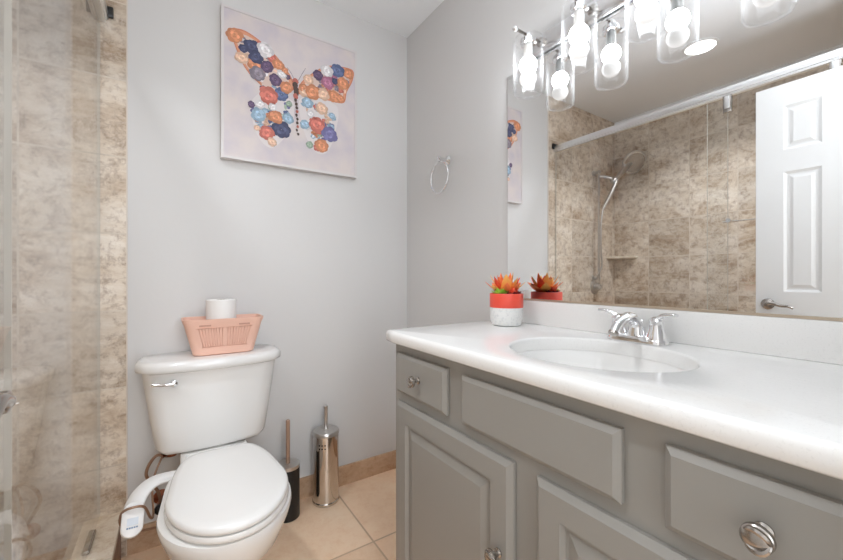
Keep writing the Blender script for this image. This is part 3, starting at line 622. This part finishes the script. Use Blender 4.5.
for k in range(15):
    t = k/14; u = 0.5+0.013*t+rf.uniform(-.006, .006); v = 0.625-0.375*t; r = (0.013 if t < 0.3 else 0.008)*(1-0.3*t)
    poly([(u+r*math.cos(2*PI*s/9)*rf.uniform(.8, 1.2)/0.622, v+r*1.25*math.sin(2*PI*s/9)/0.655) for s in range(9)], 28+0.2*k, WO+4 if k % 4 else pm('co', -1))
for A in ([(0.495, 0.632), (0.47, 0.675), (0.44, 0.71)], [(0.522, 0.64), (0.548, 0.693), (0.576, 0.744)]):
    for p, q in zip(A, A[1:]):
        dxx, dyy = q[0]-p[0], q[1]-p[1]; L = math.hypot(dxx, dyy); nx, ny = -dyy/L*0.0022, dxx/L*0.0022
        poly([(p[0]+nx, p[1]+ny), (p[0]-nx, p[1]-ny), (q[0]-nx*.6, q[1]-ny*.6), (q[0]+nx*.6, q[1]+ny*.6)], 5.5, pm('gr', -1))
bmesh.ops.recalc_face_normals(b, faces=b.faces[:])
obj('canvas', b, mats, pf, smooth=False)

# ------------------------------------------------------------------ toilet
TX = 0.135
to = thing('toilet', 'white two piece toilet with closed lid against the back wall', 'toilet', (TX, 1.45, 0))
def egg(hw, yf, yb, z, n=48, ym=None, bk=0.66, sq=2.0, cx=0.139):
    """plan outline: half-ellipse to the front, narrowing to a squarer back"""
    ym = yf+(yb-yf)*0.40 if ym is None else ym; out = []
    for k in range(n):
        a = 2*PI*k/n; c, s = math.cos(a), math.sin(a)
        if s < 0: out.append((cx+hw*c, ym+(ym-yf)*s, z))
        else:
            e = 2/ (2+1.8*sq)
            cx_ = math.copysign(abs(c)**e, c); sy_ = abs(s)**e
            wv = hw*(1-(1-bk)*sy_**1.5); out.append((cx+wv*cx_, ym+(yb-ym)*sy_, z))
    return out
b = B()
rings = [egg(0.105, 1.30, 1.69, 0.0, bk=0.95), egg(0.105, 1.30, 1.69, 0.02, bk=0.95), egg(0.095, 1.31, 1.68, 0.06, bk=0.95), egg(0.098, 1.27, 1.66, 0.14, bk=0.9), egg(0.125, 1.19, 1.65, 0.22, bk=0.85), egg(0.155, 1.08, 1.63, 0.30, bk=0.8),
         egg(0.174, 1.056, 1.61, 0.36, bk=0.75), egg(0.179, 1.048, 1.60, 0.388, bk=0.75), egg(0.177, 1.050, 1.60, 0.398, bk=0.75), egg(0.162, 1.068, 1.58, 0.401, bk=0.75), egg(0.130, 1.11, 1.50, 0.399), egg(0.12, 1.13, 1.48, 0.34), egg(0.07, 1.22, 1.42, 0.25)]
loft(b, rings)
loft(b, [rrect(TX, 1.68, hx_, hy_, 0.03, z) for hx_, hy_, z in ((0.075, 0.10, 0.0), (0.075, 0.11, 0.25), (0.105, 0.125, 0.33), (0.115, 0.128, 0.400), (0.110, 0.124, 0.408))])
obj('bowl', b, M['porcelain'], to, ang=60)
def tank_ring(hw, yf, yb, z, bulge, n=14, r=0.035, bc=0.012):
    """plan of the tank: flat back, bowed front, rounded corners"""
    cc = [(bc*(1-math.sin(PI/2*k/5)), bc*(1-math.cos(PI/2*k/5))) for k in range(6)]   # rounded back corners
    out = [(TX+hw-b_, yb-a_, z) for a_, b_ in cc] + [(TX-hw+a_, yb-b_, z) for b_, a_ in cc[::-1]]
    for k in range(n+1):
        t = k/n; x = -hw + 2*hw*t
        e = abs(2*t-1)
        y = yf + bulge*(e**2.2) + (0.0 if e < 0.86 else r*((e-0.86)/0.14)**2)
        out.append((TX+x, y, z))
    return out
b = B()
loft(b, [tank_ring(0.165, 1.655, 1.80, 0.412, 0.02), tank_ring(0.182, 1.645, 1.808, 0.418, 0.02), tank_ring(0.190, 1.640, 1.81, 0.432, 0.022), tank_ring(0.205, 1.632, 1.815, 0.53, 0.025), tank_ring(0.220, 1.622, 1.818, 0.64, 0.03), tank_ring(0.230, 1.617, 1.82, 0.722, 0.033)])
tank = obj('tank', b, M['porcelain'], to, ang=50)
b = B()
loft(b, [tank_ring(0.236, 1.608, 1.822, 0.7225, 0.04, bc=0.055), tank_ring(0.247, 1.597, 1.824, 0.727, 0.045, bc=0.055), tank_ring(0.250, 1.594, 1.825, 0.735, 0.045, bc=0.055), tank_ring(0.250, 1.594, 1.825, 0.752, 0.045, bc=0.055), tank_ring(0.245, 1.600, 1.823, 0.761, 0.045, bc=0.055), tank_ring(0.230, 1.617, 1.815, 0.7655, 0.042, bc=0.055)])
obj('tank_lid', b, M['porcelain'], to, ang=50)
lx, lz = TX-0.133, 0.686; ly = 1.634
b = B(); lathe(b, [(0.014, 0), (0.014, 0.004), (0.011, 0.010), (0.011, 0.018), (0.005, 0.021)], (lx, ly, lz), (0, -1, 0), 20)
tube(b, [(lx, ly-0.015, lz), (lx-0.025, ly-0.017, lz), (lx-0.066, ly-0.012, lz+0.003)], lambda t: 0.0075-0.002*t, smooth=5); obj('flush_lever', b, M['chrome'], tank)
def seat_out(k, z, yf=1.046, yb=1.558, hw=0.164): 
    return egg(hw*k, yf+(1-k)*0.18, yb-(1-k)*0.18, z, n=64, ym=1.27, bk=0.71, sq=2.4, cx=0.143)
b = B(); loft(b, [seat_out(0.985, 0.4035), seat_out(1.005, 0.407), seat_out(1.01, 0.414), seat_out(0.995, 0.421)]); obj('seat', b, M['seat'], to, ang=50)
b = B(); loft(b, [seat_out(0.975, 0.4235), seat_out(0.995, 0.427), seat_out(1.0, 0.433), seat_out(0.99, 0.440), seat_out(0.96, 0.4445), seat_out(0.86, 0.4475), seat_out(0.5, 0.449)]); obj('seat_lid', b, M['seat'], to, ang=40)
for s in (-1, 1):
    b = B(); tube(b, [(TX+0.072*s-0.025, 1.572, 0.428), (TX+0.072*s+0.025, 1.572, 0.428)], 0.010, n=14); box(b, TX+0.072*s-0.018, TX+0.072*s+0.018, 1.562, 1.582, 0.402, 0.424, 0.003); obj('hinge', b, M['seat'], to)
    b = B(); lathe(b, [(0.014, 0), (0.014, 0.01), (0.008, 0.018), (0.002, 0.02)], (TX+0.10*s, 1.50, 0.02), (0, 0, 1), 16); obj('bolt_cap', b, M['seat'], to)

# bidet attachment
bi = thing('bidet_attachment', 'white bidet control arm curving out from under the toilet seat', 'bidet', (TX-0.18, 1.46, 0.39))
b = B(); P = [(0.035, 1.520, 0.392), (-0.006, 1.515, 0.400), (-0.052, 1.498, 0.404), (-0.084, 1.468, 0.393), (-0.101, 1.432, 0.372)]
tube(b, P, 0.028, smooth=8, n=18, flat=0.42, flat_dir=(0.15, 1, 0)); obj('arm', b, M['white_plastic'], bi, ang=60)
pc = Vector((-0.101, 1.400, 0.350)); ax_u = Vector((-0.03, -0.60, -0.80)).normalized(); nrm = Vector((0.12, -0.75, 0.60)); nrm = (nrm-ax_u*ax_u.dot(nrm)).normalized(); sd_ = ax_u.cross(nrm)
def stadium(hl, r, d, n=10):
    out = []
    for k in range(n+1): a = -PI/2+PI*k/n; out.append(pc + ax_u*(hl+r*math.cos(a)) + sd_*r*math.sin(a) + nrm*d)
    for k in range(n+1): a = PI/2+PI*k/n; out.append(pc + ax_u*(-hl+r*math.cos(a)) + sd_*r*math.sin(a) + nrm*d)
    return out
b = B(); loft(b, [stadium(0.019, 0.022, -0.016), stadium(0.020, 0.027, -0.010), stadium(0.020, 0.0275, 0.004), stadium(0.020, 0.026, 0.009), stadium(0.020, 0.021, 0.011)])
cp = obj('control_panel', b, M['white_plastic'], bi, ang=45)
b = B()
f_ = [pc + ax_u*(u*0.022+0.010) + sd_*(v*0.015) + nrm*0.0114 for u, v in ((-.6, -.9), (.3, -.9), (.3, .9), (-.6, .9))]
g_ = [p + nrm*0.0006 for p in f_]; loft(b, [f_, g_]); obj('label', b, M['label_grey'], cp, smooth=False)
b = B()
for k in range(5):     # tiny blue-grey lettering, too small to read
    c0 = pc + ax_u*0.0225 + sd_*(-0.0112+0.0056*k) + nrm*0.0116
    q = [c0 + ax_u*u*0.0042 + sd_*v*0.0022 for u, v in ((-.5, -1), (.5, -1), (.5, 1), (-.5, 1))]
    loft(b, [q, [p + nrm*0.0005 for p in q]])
obj('lettering', b, M['label_ink'], cp, smooth=False)

# water supply
sp = thing('supply_valve', 'small metal water valve on the wall left of the toilet', 'valve', (-0.04, D, 0.16))
b = B(); lathe(b, [(0.028, 0), (0.028, 0.003), (0.012, 0.007), (0.009, 0.01), (0.009, 0.055), (0.014, 0.058), (0.014, 0.085), (0.006, 0.087)], (-0.04, D-0.0005, 0.19), (0, -1, 0), 20); obj('valve_body', b, M['copper'], sp)
b = B(); lathe(b, [(0.010, 0), (0.020, 0.003), (0.020, 0.014), (0.01, 0.017)], (-0.04, D-0.09, 0.19), (0, -1, 0), 16); obj('valve_handle', b, M['black'], sp)
b = B(); tube(b, [(-0.04, D-0.07, 0.195), (-0.05, D-0.075, 0.25), (-0.085, D-0.09, 0.33), (-0.055, D-0.10, 0.395), (-0.015, D-0.10, 0.385), (-0.005, D-0.10, 0.405)], 0.0055, smooth=8, n=10); obj('supply_hose', b, M['braid'], sp)
b = B(); lathe(b, [(0.017, 0), (0.017, 0.02), (0.011, 0.024), (0.011, 0.038)], (-0.005, D-0.10, 0.385), (0, 0, 1), 12); tube(b, [(-0.005, D-0.10, 0.395), (-0.035, D-0.11, 0.393)], 0.009, n=12); obj('coupling', b, M['copper'], sp)
bh = B(); tube(bh, [(-0.035, D-0.11, 0.393), (-0.062, 1.66, 0.33), (-0.056, 1.55, 0.275), (-0.060, 1.46, 0.31), (-0.073, 1.405, 0.376), (-0.101, 1.396, 0.388), (-0.127, 1.408, 0.374), (-0.131, 1.435, 0.325), (-0.10, 1.47, 0.275), (-0.03, 1.51, 0.245)], 0.0036, smooth=8, n=10)
obj('hose', bh, M['braid'], bi)

# ------------------------------------------------------------------ basket and rolls on the tank
BX, BY, BZ = 0.170, 1.718, 0.766
bs = thing('storage_basket', 'pink plastic basket with slotted sides sitting on the toilet tank', 'basket', (BX, BY, BZ))
def bring(t, ins=0.0):
    hx_ = 0.107+0.036*t-ins; hy_ = 0.058+0.016*t-ins
    return hx_, hy_, BZ+0.142*t
b = B()
outer = []; 
for t in (0.0, 0.03, 0.10, 0.86, 0.92, 1.0):
    hx_, hy_, z = bring(t, 0.006 if t == 0 else 0); k = 0.002 if t >= 0.92 else 0
    outer.append(rrect(BX, BY, hx_+k, hy_+k, 0.03, z, 6))
inner = []
for t in (1.0, 0.5, 0.03): 
    hx_, hy_, z = bring(t, 0.004); inner.append(rrect(BX, BY, hx_, hy_, 0.028, z + (0.001 if t < 1 else 0), 6))
loft(b, outer+inner); body = obj('basket_body', b, M['pink'], bs, ang=40)
for side in (-1, 1):      # raised vertical ribs in two fields each side of a plain middle post
    b = B()
    for k in range(19):
        if k == 9: continue
        u = -0.9+0.1*k; p = []
        for t in (0.24, 0.76):
            hx_, hy_, z = bring(t); p.append((BX+u*(hx_-0.034), BY+side*(hy_+0.0002), z))
        tube(b, p, 0.0015, n=6)
    for t in (0.24, 0.76):
        hx_, hy_, z = bring(t); tube(b, [(BX-hx_+0.036, BY+side*(hy_+0.0002), z), (BX+hx_-0.036, BY+side*(hy_+0.0002), z)], 0.0015, n=6)
    obj('ribbing', b, M['pink'], body)
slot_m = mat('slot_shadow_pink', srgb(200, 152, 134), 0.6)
for side in (-1, 1):
    for u in (-0.5, 0.5):
        hx_, hy_, z = bring(0.83); obj('slot', box(B(), BX+u*hx_-0.02, BX+u*hx_+0.02, BY+side*hy_-0.0012, BY+side*hy_+0.0012, z-0.003, z+0.003), slot_m, body, smooth=False)
def roll(x, y, z, label):
    t = thing('toilet_paper_roll', label, 'toilet paper', (x, y, z), 'toilet paper rolls in the pink basket')
    b = B(); R = 0.055; h = 0.1035
    lathe(b, [(0.021, 0.0), (R-0.003, 0.0), (R, 0.003), (R, h-0.003), (R-0.003, h), (0.021, h), (0.0205, 0)], (x, y, z), (0, 0, 1), 40, False, False)
    bmesh.ops.remove_doubles(b, verts=b.verts[:], dist=1e-4); pr = obj('paper', b, M['paper'], t)
    b = B(); lathe(b, [(0.0205, 0.001), (0.0205, h-0.001), (0.0185, h-0.001), (0.0185, 0.001), (0.0205, 0.001)], (x, y, z), (0, 0, 1), 28, False, False); obj('core', b, M['cardboard'], t)
roll(0.163, 1.718, BZ+0.0065, 'lower white toilet paper roll inside the pink basket, beneath the one standing out of it')
roll(0.163, 1.718, BZ+0.1108, 'white toilet paper roll standing up out of the pink basket')

# ------------------------------------------------------------------ brush holders on the floor
hx0, hy0 = 0.609, 1.745
cb = thing('toilet_brush_holder', 'tall polished steel toilet brush canister on the floor by the baseboard', 'toilet brush', (hx0, hy0, 0))
b = B(); lathe(b, [(0.060, 0), (0.063, 0.003), (0.063, 0.012), (0.060, 0.016), (0.060, 0.322)], (hx0, hy0, 0), (0, 0, 1), 48, cap1=False); can = obj('canister', b, M['canister'], cb)
b = B(); lathe(b, [(0.060, 0.320), (0.062, 0.322), (0.062, 0.333), (0.058, 0.339), (0.02, 0.344), (0.01, 0.345)], (hx0, hy0, 0), (0, 0, 1), 48); obj('lid', b, M['steel'], cb)
b = B(); lathe(b, [(0.012, 0.343), (0.009, 0.348), (0.0085, 0.44), (0.0105, 0.443), (0.0105, 0.452), (0.006, 0.455)], (hx0, hy0, 0), (0, 0, 1), 20); obj('handle', b, M['steel'], cb)
for r_ in range(2):
    for c_ in range(3):
        a = math.atan2(-hy0, -hx0) - 0.28 + 0.22*(c_-1); p = Vector((hx0+0.0602*math.cos(a), hy0+0.0602*math.sin(a), 0.287-0.016*r_))
        b = B(); lathe(b, [(0.0036, -0.001), (0.0036, 0.0006)], p, (math.cos(a), math.sin(a), 0), 12); obj('vent_hole', b, M['dark'], can)
qx, qy = 0.427, 1.722
pb_ = thing('toilet_brush_holder', 'short black toilet brush cylinder with bronze handle behind the toilet bowl', 'toilet brush', (qx, qy, 0))
b = B(); lathe(b, [(0.047, 0), (0.050, 0.003), (0.050, 0.226), (0.047, 0.229), (0.001, 0.229)], (qx, qy, 0), (0, 0, 1), 40); obj('holder', b, M['black'], pb_)
b = B(); lathe(b, [(0.0505, 0.222), (0.0505, 0.236), (0.042, 0.238), (0.012, 0.239), (0.009, 0.239)], (qx, qy, 0), (0, 0, 1), 40); obj('lid', b, M['steel'], pb_)
b = B(); lathe(b, [(0.009, 0.238), (0.009, 0.428), (0.006, 0.432)], (qx, qy, 0), (0, 0, 1), 18); obj('handle', b, M['handle_copper'], pb_)
